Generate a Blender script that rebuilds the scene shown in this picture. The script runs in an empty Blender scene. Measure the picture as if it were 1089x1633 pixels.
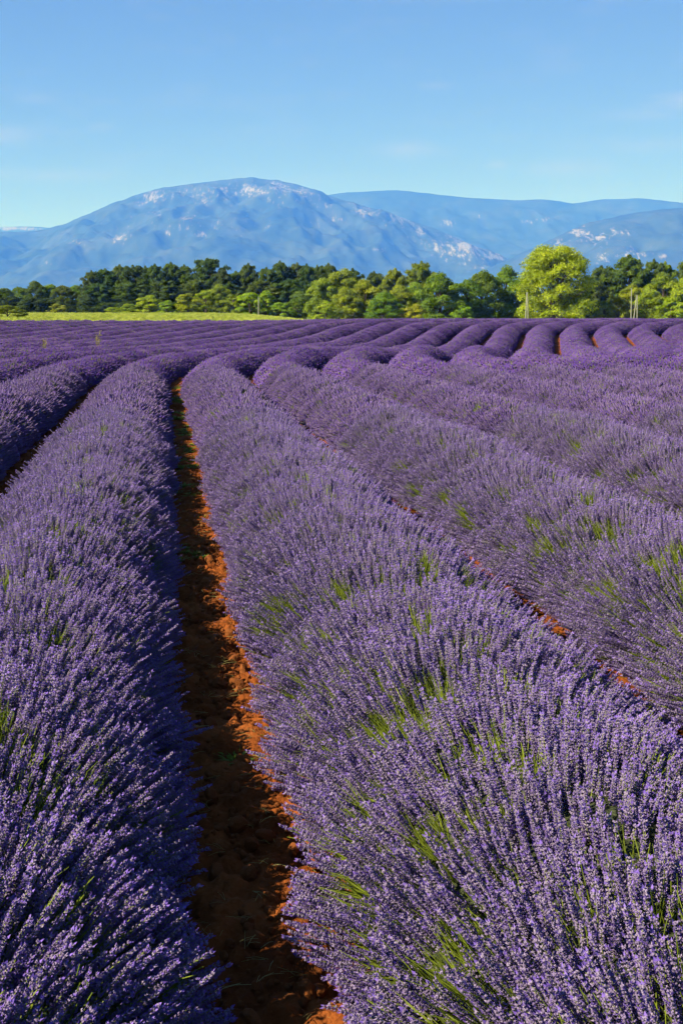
import bpy, bmesh, math, random
import numpy as np
from mathutils import Vector, Matrix, Quaternion

random.seed(7)
RNG = np.random.default_rng(7)
scene = bpy.context.scene
R = math.radians

# ------------------------------------------------------------------ camera, sky, sun, exposure
CAM_H = 1.80
F_PX, PX_W, PX_H, HORIZON = 2268.0, 1089.0, 1633.0, 500.0
PITCH = math.atan((PX_H / 2 - HORIZON) / F_PX)
SUN_EL, SUN_AZ = R(35), R(27)          # height; how far the sun stands behind the left-hand side
SUN_DIR = Vector((-math.cos(SUN_EL) * math.cos(SUN_AZ), -math.cos(SUN_EL) * math.sin(SUN_AZ), math.sin(SUN_EL)))

cam_data = bpy.data.cameras.new("camera")
cam_data.sensor_fit = 'VERTICAL'
cam_data.sensor_height = 36.0
cam_data.lens = 36.0 * F_PX / PX_H
cam_data.clip_start = 0.1
cam_data.clip_end = 60000.0
cam = bpy.data.objects.new("camera", cam_data)
scene.collection.objects.link(cam)
cam.location = (0, 0, CAM_H)
cam.rotation_euler = (math.pi / 2 - PITCH, 0, 0)
scene.camera = cam

world = bpy.data.worlds.new("World")
scene.world = world
world.use_nodes = True
wn, wl = world.node_tree.nodes, world.node_tree.links
wn.clear()
w_out = wn.new('ShaderNodeOutputWorld')
w_bg = wn.new('ShaderNodeBackground')
w_sky = wn.new('ShaderNodeTexSky')
w_sky.sky_type = 'NISHITA'
w_sky.sun_disc = False
w_sky.sun_elevation = SUN_EL
w_sky.sun_rotation = math.atan2(SUN_DIR.x, SUN_DIR.y)
w_sky.altitude = 600
w_sky.air_density = 0.7
w_sky.dust_density = 0.0
w_sky.ozone_density = 3.0
w_hsv = wn.new('ShaderNodeHueSaturation')
w_hsv.inputs['Saturation'].default_value = 1.28
w_hsv.inputs['Value'].default_value = 1.6
w_gam = wn.new('ShaderNodeGamma')
w_gam.inputs['Gamma'].default_value = 0.72
wl.new(w_sky.outputs[0], w_gam.inputs['Color'])
wl.new(w_gam.outputs[0], w_hsv.inputs['Color'])
w_tone = wn.new('ShaderNodeMix')
w_tone.data_type, w_tone.blend_type = 'RGBA', 'MULTIPLY'
w_tone.inputs['Factor'].default_value = 1.0
w_tone.inputs['B'].default_value = (0.95, 0.89, 0.96, 1)
wl.new(w_hsv.outputs[0], w_tone.inputs['A'])
# thin wisps of high cloud: a faint veil over the whole dome and a few thicker shreds
w_tc = wn.new('ShaderNodeTexCoord')


def w_node(kind, **kw):
    n = wn.new(kind)
    for k, v in kw.items():
        setattr(n, k, v)
    return n


def w_math(op, a, b):
    n = w_node('ShaderNodeMath', operation=op)
    for i, v in enumerate((a, b)):
        if isinstance(v, (int, float)):
            n.inputs[i].default_value = v
        else:
            wl.new(v, n.inputs[i])
    return n.outputs[0]


w_map = w_node('ShaderNodeMapping')
w_map.inputs['Scale'].default_value = (16.0, 16.0, 60.0)
w_noise = w_node('ShaderNodeTexNoise')
w_noise.inputs['Scale'].default_value = 1.0
w_noise.inputs['Detail'].default_value = 7.0
w_noise.inputs['Roughness'].default_value = 0.62
wl.new(w_tc.outputs['Generated'], w_map.inputs['Vector'])
wl.new(w_map.outputs[0], w_noise.inputs['Vector'])
veil = w_node('ShaderNodeMapRange')
veil.inputs['From Min'].default_value = 0.52
veil.inputs['From Max'].default_value = 0.95
veil.inputs['To Max'].default_value = 0.16
wl.new(w_noise.outputs['Fac'], veil.inputs['Value'])
cover = veil.outputs[0]
w_sep = w_node('ShaderNodeSeparateXYZ')
wl.new(w_tc.outputs['Generated'], w_sep.inputs[0])
low = w_node('ShaderNodeMapRange', interpolation_type='SMOOTHSTEP')      # the veil thickens towards the horizon
low.inputs['From Min'].default_value = 0.20
low.inputs['From Max'].default_value = 0.03
low.inputs['To Max'].default_value = 0.0
wl.new(w_sep.outputs['Z'], low.inputs['Value'])
cover = w_math('ADD', cover, low.outputs[0])
for px, py, rx, ry, amt in ((1075, 183, 60, 13, 0.75), (1020, 200, 70, 10, 0.35), (15, 232, 60, 16, 0.3), (72, 178, 40, 8, 0.18), (172, 219, 22, 9, 0.28), (640, 246, 55, 14, 0.35),
                            (787, 271, 18, 7, 0.42), (900, 278, 70, 16, 0.38), (690, 152, 30, 7, 0.22), (90, 290, 120, 12, 0.3), (1000, 245, 110, 14, 0.25), (-150, 205, 90, 14, 0.5), (1300, 240, 110, 16, 0.6), (1480, 170, 90, 12, 0.5)):
    az, el = math.atan((px - PX_W / 2) / F_PX), math.atan((HORIZON - py) / F_PX)
    mp = w_node('ShaderNodeMapping')
    sx, sy = F_PX / rx, F_PX / ry
    mp.inputs['Scale'].default_value = (sx, 0.0, sy)
    mp.inputs['Location'].default_value = (-math.sin(az) * math.cos(el) * sx, 0, -math.sin(el) * sy)
    ln = w_node('ShaderNodeVectorMath', operation='LENGTH')
    wl.new(w_tc.outputs['Generated'], mp.inputs['Vector'])
    wl.new(mp.outputs[0], ln.inputs[0])
    mr = w_node('ShaderNodeMapRange', interpolation_type='SMOOTHSTEP')
    mr.inputs['From Min'].default_value = 1.5
    mr.inputs['From Max'].default_value = 0.0
    wl.new(ln.outputs['Value'], mr.inputs['Value'])
    grain = w_node('ShaderNodeMapRange')
    grain.inputs['From Min'].default_value = 0.30
    grain.inputs['From Max'].default_value = 0.68
    grain.inputs['To Max'].default_value = min(1.0, amt * 0.85)
    wl.new(w_noise.outputs['Fac'], grain.inputs['Value'])
    cover = w_math('MAXIMUM', cover, w_math('MULTIPLY', mr.outputs[0], grain.outputs[0]))
w_mix = w_node('ShaderNodeMix', data_type='RGBA')
w_mix.inputs['B'].default_value = (5.6, 5.4, 6.4, 1)
wl.new(cover, w_mix.inputs['Factor'])
wl.new(w_tone.outputs['Result'], w_mix.inputs['A'])
wl.new(w_mix.outputs['Result'], w_bg.inputs['Color'])
w_bg.inputs['Strength'].default_value = 0.05
wl.new(w_bg.outputs[0], w_out.inputs['Surface'])

sun_data = bpy.data.lights.new("sun", 'SUN')
sun_data.energy = 5.0
sun_data.angle = R(0.5)
sun_data.color = (1.0, 0.95, 0.87)
sun = bpy.data.objects.new("sun", sun_data)
scene.collection.objects.link(sun)
sun.rotation_euler = SUN_DIR.to_track_quat('Z', 'Y').to_euler()

scene.view_settings.view_transform = 'Standard'
scene.view_settings.look = 'None'
scene.view_settings.exposure = 1.42
scene.view_settings.gamma = 1.0
scene.view_settings.use_curve_mapping = False
scene.cycles.max_bounces = 4
scene.cycles.diffuse_bounces = 1
scene.cycles.adaptive_threshold = 0.03
scene.cycles.glossy_bounces = 1
scene.cycles.transmission_bounces = 3
scene.cycles.transparent_max_bounces = 6
scene.cycles.caustics_reflective = False
scene.cycles.caustics_refractive = False
scene.render.film_transparent = False
try:
    scene.cycles.use_denoising = True
    scene.cycles.denoiser = 'OPENIMAGEDENOISE'
    scene.cycles.denoising_input_passes = 'RGB_ALBEDO_NORMAL'
except Exception:
    pass

# ------------------------------------------------------------------ small helpers
COL = scene.collection
CAM_POS = np.array([0.0, 0.0, CAM_H])


def at(px, py, depth):
    """World point that the photograph shows at pixel (px, py), at this distance ahead."""
    a, b = (px - PX_W / 2) / F_PX, (PX_H / 2 - py) / F_PX
    d = np.array([a, math.cos(PITCH) + b * math.sin(PITCH), -math.sin(PITCH) + b * math.cos(PITCH)])
    return CAM_POS + d * (depth / d[1])


GY = np.array([-4000, 0, 28, 42, 46, 54, 62, 70, 80, 88, 96, 110, 200, 300, 500, 3000, 30000.0])
GZ_L = np.array([0, 0, 0.0, 0.0, 0.0, 0.0, 0.06, 0.22, 0.5, 0.70, 0.76, 0.84, 1.32, 1.85, 1.95, 0.0, 0.0])
GZ_R = np.array([0, 0, 0.0, 0.13, 0.15, -0.10, -0.09, 0.17, 0.58, 0.86, 0.86, 0.58, -0.3, -1.2, -1.2, 0.0, 0.0])


def ground_z(x, y):
    """The field rises gently to a crest; beyond it the meadow climbs on the left and stays level on the right."""
    w = np.clip((np.asarray(x) / np.maximum(np.asarray(y), 60.0) + 0.09) / 0.13, 0, 1)
    w = w * w * (3 - 2 * w)
    return np.interp(y, GY, GZ_L) * (1 - w) + np.interp(y, GY, GZ_R) * w


def _hash(ix, iy, iz, seed):
    h = (ix * 374761393 + iy * 668265263 + iz * 1274126177 + seed * 974634777) & 0x7fffffff
    h = ((h ^ (h >> 13)) * 1274126177) & 0x7fffffff
    return ((h ^ (h >> 16)) & 0xffff) / 65535.0


def vnoise(x, y, z=0.0, seed=0):
    """Smooth value noise, 0..1."""
    x, y, z = np.broadcast_arrays(np.asarray(x, float), np.asarray(y, float), np.asarray(z, float))
    xi, yi, zi = np.floor(x).astype(np.int64), np.floor(y).astype(np.int64), np.floor(z).astype(np.int64)
    fx, fy, fz = x - xi, y - yi, z - zi
    fx, fy, fz = fx * fx * (3 - 2 * fx), fy * fy * (3 - 2 * fy), fz * fz * (3 - 2 * fz)
    out = 0
    for dx in (0, 1):
        for dy in (0, 1):
            for dz in (0, 1):
                w = (fx if dx else 1 - fx) * (fy if dy else 1 - fy) * (fz if dz else 1 - fz)
                out = out + w * _hash(xi + dx, yi + dy, zi + dz, seed)
    return out


def fbm(x, y, z=0.0, seed=0, octaves=4, gain=0.5):
    s, a, t = 0.0, 1.0, 0.0
    for k in range(octaves):
        s = s + a * vnoise(np.asarray(x) * 2 ** k, np.asarray(y) * 2 ** k, np.asarray(z) * 2 ** k, seed + k * 17)
        t += a
        a *= gain
    return s / t


def mesh_from(name, verts, faces, mats=(), face_mat=None, smooth=False):
    me = bpy.data.meshes.new(name)
    verts = np.asarray(verts, np.float32)
    if isinstance(faces, np.ndarray):
        n, k = faces.shape
        me.vertices.add(len(verts))
        me.vertices.foreach_set('co', verts.ravel())
        me.loops.add(n * k)
        me.loops.foreach_set('vertex_index', faces.astype(np.int32).ravel())
        me.polygons.add(n)
        me.polygons.foreach_set('loop_start', np.arange(0, n * k, k, dtype=np.int32))
        try:
            me.polygons.foreach_set('loop_total', np.full(n, k, np.int32))
        except Exception:
            pass
        me.update(calc_edges=True)
    else:
        me.from_pydata([tuple(map(float, v)) for v in verts], [], [tuple(map(int, f)) for f in faces])
    for m in mats:
        me.materials.append(m)
    if face_mat is not None:
        me.polygons.foreach_set('material_index', np.asarray(face_mat, np.int32))
    if smooth:
        me.polygons.foreach_set('use_smooth', np.ones(len(me.polygons), bool))
    me.update()
    return me


def link(name, data, parent=None, loc=(0, 0, 0), **props):
    o = bpy.data.objects.new(name, data)
    COL.objects.link(o)
    o.location = loc
    if parent is not None:
        o.parent = parent
    for k, v in props.items():
        o[k] = v
    return o


ORD = ["first", "second", "third", "fourth", "fifth", "sixth", "seventh", "eighth", "ninth", "tenth", "eleventh", "twelfth",
       "thirteenth", "fourteenth", "fifteenth", "sixteenth", "seventeenth", "eighteenth", "nineteenth", "twentieth",
       "twenty-first", "twenty-second", "twenty-third", "twenty-fourth", "twenty-fifth", "twenty-sixth"]


# ------------------------------------------------------------------ materials
def new_mat(name, rough=0.8, spec=0.2):
    m = bpy.data.materials.new(name)
    m.use_nodes = True
    b = m.node_tree.nodes['Principled BSDF']
    b.inputs['Roughness'].default_value = rough
    b.inputs['Specular IOR Level'].default_value = spec
    return m, m.node_tree.nodes, m.node_tree.links, b


def ramp(nodes, stops, interp='LINEAR'):
    r = nodes.new('ShaderNodeValToRGB')
    e = r.color_ramp.elements
    r.color_ramp.interpolation = interp
    while len(e) < len(stops):
        e.new(0.5)
    for el, (p, c) in zip(e, stops):
        el.position = p
        el.color = (*c, 1)
    return r


def random_mat(name, stops, rough=0.75, spec=0.15, translucent=0.0):
    """Colour picked from the ramp by each copy's own random number, mottled a little along its length."""
    m, n, l, b = new_mat(name, rough, spec)
    info = n.new('ShaderNodeObjectInfo')
    geo = n.new('ShaderNodeTexCoord')
    noi = n.new('ShaderNodeTexNoise')
    noi.inputs['Scale'].default_value = 90.0
    noi.inputs['Detail'].default_value = 1.0
    l.new(geo.outputs['Object'], noi.inputs['Vector'])
    mix = n.new('ShaderNodeMath')
    mix.operation = 'MULTIPLY_ADD'
    mix.inputs[1].default_value = 0.5
    l.new(noi.outputs['Fac'], mix.inputs[0])
    half = n.new('ShaderNodeMath')
    half.operation = 'MULTIPLY_ADD'
    half.inputs[1].default_value = 0.7
    half.inputs[2].default_value = -0.1
    l.new(info.outputs['Random'], half.inputs[0])
    l.new(half.outputs[0], mix.inputs[2])
    r = ramp(n, stops)
    l.new(mix.outputs[0], r.inputs['Fac'])
    l.new(r.outputs['Color'], b.inputs['Base Color'])
    if translucent:
        t = n.new('ShaderNodeBsdfTranslucent')
        l.new(r.outputs['Color'], t.inputs['Color'])
        ms = n.new('ShaderNodeMixShader')
        ms.inputs[0].default_value = translucent
        l.new(b.outputs[0], ms.inputs[1])
        l.new(t.outputs[0], ms.inputs[2])
        l.new(ms.outputs[0], n['Material Output'].inputs['Surface'])
    return m


CALYX = np.array([(0.135, 0.096, 0.20), (0.225, 0.170, 0.305), (0.285, 0.23, 0.345)])
COROLLA = np.array([(0.13, 0.070, 0.37), (0.19, 0.108, 0.48), (0.26, 0.17, 0.56)])


def flower_mats(tag, mul):
    """Grey-violet calyx and violet corolla; the simpler heads further off are darker, the shade of the gaps averaged into their colour."""
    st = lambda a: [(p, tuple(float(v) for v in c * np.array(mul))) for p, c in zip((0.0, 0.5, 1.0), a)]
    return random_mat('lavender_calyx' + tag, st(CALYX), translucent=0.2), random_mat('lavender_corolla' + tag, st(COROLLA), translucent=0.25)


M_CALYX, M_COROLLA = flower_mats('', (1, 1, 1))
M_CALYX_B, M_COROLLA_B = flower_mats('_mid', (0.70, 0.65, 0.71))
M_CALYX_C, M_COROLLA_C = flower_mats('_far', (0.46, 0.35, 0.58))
M_STEM = random_mat('lavender_stem', [(0.0, (0.13, 0.165, 0.03)), (1.0, (0.26, 0.285, 0.06))], translucent=0.2)
M_STEM_C = random_mat('lavender_stem_far', [(0.0, (0.07, 0.085, 0.03)), (1.0, (0.13, 0.14, 0.05))], translucent=0.2)
M_BLADE = random_mat('lavender_green_stem', [(0.0, (0.10, 0.15, 0.015)), (1.0, (0.26, 0.31, 0.03))], translucent=0.35)


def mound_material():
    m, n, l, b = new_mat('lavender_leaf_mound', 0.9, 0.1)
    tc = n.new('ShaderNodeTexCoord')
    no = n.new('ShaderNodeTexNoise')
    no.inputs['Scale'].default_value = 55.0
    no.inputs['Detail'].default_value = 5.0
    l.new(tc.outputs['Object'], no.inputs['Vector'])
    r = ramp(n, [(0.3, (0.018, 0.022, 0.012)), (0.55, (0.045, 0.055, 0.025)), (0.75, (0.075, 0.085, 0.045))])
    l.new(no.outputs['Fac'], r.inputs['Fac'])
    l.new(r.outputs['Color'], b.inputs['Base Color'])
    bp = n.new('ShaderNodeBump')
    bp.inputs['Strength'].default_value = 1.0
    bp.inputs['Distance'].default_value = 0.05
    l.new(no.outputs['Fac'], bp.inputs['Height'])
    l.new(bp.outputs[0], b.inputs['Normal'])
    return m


M_MOUND = mound_material()


def soil_material(name):
    m, n, l, b = new_mat(name, 0.95, 0.05)
    tc = n.new('ShaderNodeTexCoord')
    no = n.new('ShaderNodeTexNoise')
    no.inputs['Scale'].default_value = 2.3
    no.inputs['Detail'].default_value = 8.0
    no.inputs['Roughness'].default_value = 0.7
    l.new(tc.outputs['Object'], no.inputs['Vector'])
    r = ramp(n, [(0.28, (0.075, 0.019, 0.005)), (0.5, (0.17, 0.045, 0.010)), (0.72, (0.27, 0.085, 0.022))])
    l.new(no.outputs['Fac'], r.inputs['Fac'])
    n2 = n.new('ShaderNodeTexNoise')
    n2.inputs['Scale'].default_value = 45.0
    n2.inputs['Detail'].default_value = 6.0
    l.new(tc.outputs['Object'], n2.inputs['Vector'])
    l.new(r.outputs['Color'], b.inputs['Base Color'])
    bp = n.new('ShaderNodeBump')
    bp.inputs['Strength'].default_value = 0.9
    bp.inputs['Distance'].default_value = 0.02
    l.new(n2.outputs['Fac'], bp.inputs['Height'])
    l.new(bp.outputs[0], b.inputs['Normal'])
    return m


M_SOIL = soil_material('red_soil')


def noise_mat(name, stops, scale, detail=5.0, rough=0.9, bump=0.0, dist=0.02, stretch=None):
    m, n, l, b = new_mat(name, rough, 0.1)
    tc = n.new('ShaderNodeTexCoord')
    no = n.new('ShaderNodeTexNoise')
    no.inputs['Scale'].default_value = scale
    no.inputs['Detail'].default_value = detail
    if stretch:
        mp = n.new('ShaderNodeMapping')
        mp.inputs['Scale'].default_value = stretch
        l.new(tc.outputs['Object'], mp.inputs['Vector'])
        l.new(mp.outputs[0], no.inputs['Vector'])
    else:
        l.new(tc.outputs['Object'], no.inputs['Vector'])
    r = ramp(n, stops)
    l.new(no.outputs['Fac'], r.inputs['Fac'])
    l.new(r.outputs['Color'], b.inputs['Base Color'])
    if bump:
        bp = n.new('ShaderNodeBump')
        bp.inputs['Strength'].default_value = bump
        bp.inputs['Distance'].default_value = dist
        l.new(no.outputs['Fac'], bp.inputs['Height'])
        l.new(bp.outputs[0], b.inputs['Normal'])
    return m


M_MEADOW = noise_mat('dry_meadow', [(0.3, (0.22, 0.26, 0.04)), (0.55, (0.33, 0.36, 0.055)), (0.8, (0.42, 0.42, 0.10))], 0.35, 6, 0.9, 0.6, 0.3, (1, 0.25, 1))
M_GRASS = random_mat('meadow_grass', [(0.0, (0.20, 0.27, 0.03)), (1.0, (0.44, 0.45, 0.09))], translucent=0.3)
M_BARK = noise_mat('bark', [(0.3, (0.05, 0.038, 0.028)), (0.7, (0.13, 0.10, 0.075))], 14, 6, 0.95, 0.8, 0.03, (1, 1, 0.25))
M_POLE = noise_mat('weathered_pole', [(0.3, (0.17, 0.165, 0.14)), (0.7, (0.28, 0.27, 0.23))], 9, 5, 0.85, 0.4, 0.01, (1, 1, 0.15))
M_CLOD = noise_mat('soil_clod', [(0.3, (0.11, 0.032, 0.009)), (0.6, (0.21, 0.066, 0.017)), (0.8, (0.30, 0.115, 0.038))], 26, 5, 0.95, 0.6, 0.01)
M_STONE = noise_mat('pale_stone', [(0.3, (0.34, 0.18, 0.07)), (0.7, (0.52, 0.31, 0.13))], 20, 5, 0.9, 0.4, 0.005)
M_WEED = random_mat('weed_leaf', [(0.0, (0.07, 0.12, 0.015)), (1.0, (0.19, 0.24, 0.03))], translucent=0.3)
M_STRAW = random_mat('dry_weed', [(0.0, (0.22, 0.19, 0.06)), (1.0, (0.33, 0.29, 0.11))], translucent=0.3)


def leaf_material():
    """Leaf colour comes from each tree's own colour, varied leaf by leaf."""
    m, n, l, b = new_mat('tree_leaf', 0.6, 0.25)
    info = n.new('ShaderNodeObjectInfo')
    a = n.new('ShaderNodeAttribute')
    a.attribute_name = 'tint'
    hsv = n.new('ShaderNodeHueSaturation')
    mr = n.new('ShaderNodeMapRange')
    mr.inputs['To Min'].default_value = 0.62
    mr.inputs['To Max'].default_value = 1.4
    l.new(a.outputs['Fac'], mr.inputs['Value'])
    mh = n.new('ShaderNodeMapRange')
    mh.inputs['To Min'].default_value = 0.515
    mh.inputs['To Max'].default_value = 0.485
    l.new(a.outputs['Fac'], mh.inputs['Value'])
    l.new(mr.outputs[0], hsv.inputs['Value'])
    l.new(mh.outputs[0], hsv.inputs['Hue'])
    l.new(info.outputs['Color'], hsv.inputs['Color'])
    l.new(hsv.outputs[0], b.inputs['Base Color'])
    t = n.new('ShaderNodeBsdfTranslucent')
    l.new(hsv.outputs[0], t.inputs['Color'])
    ms = n.new('ShaderNodeMixShader')
    ms.inputs[0].default_value = 0.42
    l.new(b.outputs[0], ms.inputs[1])
    l.new(t.outputs[0], ms.inputs[2])
    l.new(ms.outputs[0], n['Material Output'].inputs['Surface'])
    return m


M_LEAF = leaf_material()


def mountain_material():
    m, n, l, b = new_mat('mountain_scrub_and_limestone', 0.95, 0.05)
    tc = n.new('ShaderNodeTexCoord')
    att = n.new('ShaderNodeAttribute')
    att.attribute_name = 'rock'
    n1 = n.new('ShaderNodeTexNoise')
    n1.inputs['Scale'].default_value = 0.021
    n1.inputs['Detail'].default_value = 8.0
    n1.inputs['Roughness'].default_value = 0.72
    mp = n.new('ShaderNodeMapping')
    mp.inputs['Scale'].default_value = (1.6, 0.35, 0.55)
    l.new(tc.outputs['Object'], mp.inputs['Vector'])
    l.new(mp.outputs[0], n1.inputs['Vector'])
    con = n.new('ShaderNodeMapRange')
    con.inputs['From Min'].default_value = 0.36
    con.inputs['From Max'].default_value = 0.64
    l.new(n1.outputs['Fac'], con.inputs['Value'])
    add = n.new('ShaderNodeMath')
    add.operation = 'MULTIPLY_ADD'
    add.inputs[1].default_value = 1.45
    l.new(att.outputs['Fac'], add.inputs[0])
    l.new(con.outputs[0], add.inputs[2])
    thr = n.new('ShaderNodeMapRange')
    thr.inputs['From Min'].default_value = 0.98
    thr.inputs['From Max'].default_value = 1.30
    l.new(add.outputs[0], thr.inputs['Value'])
    n2 = n.new('ShaderNodeTexNoise')
    n2.inputs['Scale'].default_value = 0.0027
    n2.inputs['Detail'].default_value = 8.0
    n2.inputs['Roughness'].default_value = 0.7
    l.new(tc.outputs['Object'], n2.inputs['Vector'])
    r = ramp(n, [(0.32, (0.013, 0.026, 0.012)), (0.5, (0.027, 0.044, 0.02)), (0.68, (0.052, 0.066, 0.036))])
    l.new(n2.outputs['Fac'], r.inputs['Fac'])
    rr = ramp(n, [(0.3, (0.13, 0.12, 0.11)), (0.7, (0.24, 0.22, 0.20))])
    l.new(n2.outputs['Fac'], rr.inputs['Fac'])
    mx = n.new('ShaderNodeMix')
    mx.data_type = 'RGBA'
    l.new(thr.outputs[0], mx.inputs['Factor'])
    l.new(r.outputs['Color'], mx.inputs['A'])
    l.new(rr.outputs['Color'], mx.inputs['B'])
    l.new(mx.outputs['Result'], b.inputs['Base Color'])
    return m


M_MOUNTAIN = mountain_material()

# ------------------------------------------------------------------ ground, meadow
def grid_mesh(name, xs, ys, zf, mat, smooth=True):
    X, Y = np.meshgrid(xs, ys)
    Z = zf(X, Y)
    V = np.stack([X, Y, Z], -1).reshape(-1, 3)
    nx, ny = len(xs), len(ys)
    i = (np.arange(ny - 1)[:, None] * nx + np.arange(nx - 1)[None, :]).ravel()
    Fc = np.stack([i, i + 1, i + 1 + nx, i + nx], -1)
    return mesh_from(name, V, Fc, [mat], smooth=smooth)


sym = lambda a: np.concatenate([-np.array(a[::-1], float), np.array(a[1:], float)])
gx = sym([0, 2.5, 5, 7.5, 10, 12.5, 15, 17.5, 20, 23, 26, 30, 34, 38, 44, 50, 60, 70, 80, 120, 250, 600, 2000, 6000, 18000])
gy = np.concatenate([[-3000, -500, -60, -10], np.arange(0, 120, 2.0), np.arange(120, 320, 10.0), [340, 400, 500, 800, 1500, 3000, 6000, 12000, 24500]])
link('ground', grid_mesh('ground', gx, gy, lambda x, y: ground_z(x, y) - 0.012, M_SOIL), kind='structure')

# ------------------------------------------------------------------ lavender rows: where they run
SPACING = 1.80
DS = 0.25
HEAD0, HEAD1, HEAD2 = R(-7.0), R(8.3), R(42.0)
S_ALL = np.arange(-1.0, 135.0, DS)
HEAD = HEAD0 + (HEAD1 - HEAD0) * np.clip((S_ALL - 32.5) / 15.0, 0, 1) + (HEAD2 - HEAD1) * np.clip((S_ALL - 79.0) / 21.0, 0, 1)
BX = 0.21 + np.concatenate([[0], np.cumsum(np.sin(HEAD[:-1]) * DS)]) + math.sin(HEAD0) * -1.0 * 1.0
BY = -1.0 + np.concatenate([[0], np.cumsum(np.cos(HEAD[:-1]) * DS)])
FIELD_END = 97.0


def row_at(s, off):
    """Centre x, y and heading of the line that runs at this offset from the earth path, at distance s along it."""
    h = np.interp(s, S_ALL, HEAD)
    return np.interp(s, S_ALL, BX) + off * np.cos(h), np.interp(s, S_ALL, BY) - off * np.sin(h), h


HW, HZ0, HH = 0.76, 0.12, 0.55      # outer profile of a row: half width, height of the widest point, rise above it
TENT = 2 / 1.54                     # rows are rounded ridges with sloping flanks rather than half tubes


def prof_x(phi):
    return np.sign(np.sin(phi)) * np.abs(np.sin(phi)) ** TENT


def prof_z(phi):
    return np.sign(np.cos(phi)) * np.abs(np.cos(phi)) ** TENT


PHI = np.linspace(R(-96), R(96), 500)
_arc = np.concatenate([[0], np.cumsum(np.hypot(np.diff(HW * prof_x(PHI)), np.diff(HH * prof_z(PHI))))])
ARC = _arc[-1]


def quat_from(d, spin):
    """Quaternions (w, x, y, z) that turn +Z to the directions d, after a spin about +Z."""
    d = d / np.linalg.norm(d, axis=1, keepdims=True)
    w = 1 + d[:, 2]
    q = np.stack([w, -d[:, 1], d[:, 0], np.zeros(len(d))], -1)
    q /= np.linalg.norm(q, axis=1, keepdims=True)
    c, s = np.cos(spin / 2), np.sin(spin / 2)
    return np.stack([q[:, 0] * c - q[:, 3] * s, q[:, 1] * c + q[:, 2] * s, q[:, 2] * c - q[:, 1] * s, q[:, 3] * c + q[:, 0] * s], -1)


def sow(n, s0, s1, rng, seed, even=False):
    """n stems of a row between s0 and s1: distance along, tip (across, up), direction (across, along, up), patch noise."""
    s = rng.uniform(s0, s1, n)
    phi = np.interp(rng.uniform(0, ARC, n), _arc, PHI)
    # plants of uneven size stand about 0.9 m apart; their stems fan out from each one
    ph = s / 1.1 + 1.8 * vnoise(s * 0.6, seed, 2, 41)
    bulge = 0.90 + 0.10 * vnoise(s * 1.1, seed, 0, 42) + 0.05 * np.cos(6.2832 * ph) * vnoise(s * 0.6, seed, 9, 44) + 0.14 * (vnoise(s * 2.1, phi * 1.8 + 40, seed, 3) - 0.15)
    if even:
        depth0 = rng.exponential(0.025, n)
        bulge = 0.985 + 0.09 * (vnoise(phi * 4, s * 5, seed, 3) - 0.5)
    depth = np.minimum(rng.exponential(0.05, n), 0.18) + (depth0 if even else 0.0)
    depth = np.where(rng.random(n) < (0.02 if even else 0.04), -rng.uniform(0.01, 0.035 if even else 0.05, n), depth)      # a few stems stand proud
    across = HW * prof_x(phi) * bulge
    up = HZ0 + HH * prof_z(phi) * bulge
    dx, dz = across, up + 0.16
    ln = np.hypot(dx, dz)
    dx, dz = dx / ln, dz / ln
    dy = 0.19 * np.sin(6.2832 * ph) * (0.2 + 0.8 * vnoise(s * 0.8, phi, seed, 43))
    if even:
        dy = dy * 0.5
    dirs = np.stack([dx, dy, dz], -1) + rng.normal(0, 0.085, (n, 3))
    dirs /= np.linalg.norm(dirs, axis=1, keepdims=True)
    across = across - dx * depth
    up = up - dz * depth
    patch = fbm(s * 6.5 + 13.7 * seed, phi * 6.5, seed * 3.1, 21, 2) + 0.10 * (vnoise(s * 0.9, phi * 0.8, seed, 23) - 0.5)
    return s, phi, across, up, dirs, patch


def to_world(s, off, across, up, dirs):
    x, y, h = row_at(s, off)
    c, sn = np.cos(h), np.sin(h)
    P = np.stack([x + across * c, y - across * sn, ground_z(x, y) + up], -1)
    D = np.stack([dirs[:, 0] * c + dirs[:, 1] * sn, -dirs[:, 0] * sn + dirs[:, 1] * c, dirs[:, 2]], -1)
    return P, D


# ------------------------------------------------------------------ lavender: the pieces copied along the rows
class Build:
    def __init__(self):
        self.v, self.f, self.m = [], [], []

    def add(self, verts, faces, mat):
        b = len(self.v)
        self.v.extend(verts)
        self.f.extend([tuple(b + i for i in f) for f in faces])
        self.m.extend([mat] * len(faces))

    def mesh(self, name, mats, smooth=False):
        return mesh_from(name, self.v, self.f, mats, self.m, smooth)


def basis(d):
    d = np.asarray(d, float)
    d = d / np.linalg.norm(d)
    a = np.cross(d, (0, 0, 1.0) if abs(d[2]) < 0.9 else (1.0, 0, 0))
    a /= np.linalg.norm(a)
    return d, a, np.cross(d, a)


def bipyramid(B, base, d, length, rad, mat, sides=4):
    d, a, b = basis(d)
    base = np.asarray(base, float)
    mid = base + d * length * 0.6
    vs = [base] + [mid + rad * (math.cos(t) * a + math.sin(t) * b) for t in [2 * math.pi * k / sides for k in range(sides)]] + [base + d * length]
    fs = []
    for k in range(sides):
        k2 = (k + 1) % sides
        fs += [(0, 1 + k2, 1 + k), (1 + k, 1 + k2, sides + 1)]
    B.add(vs, fs, mat)


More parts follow.
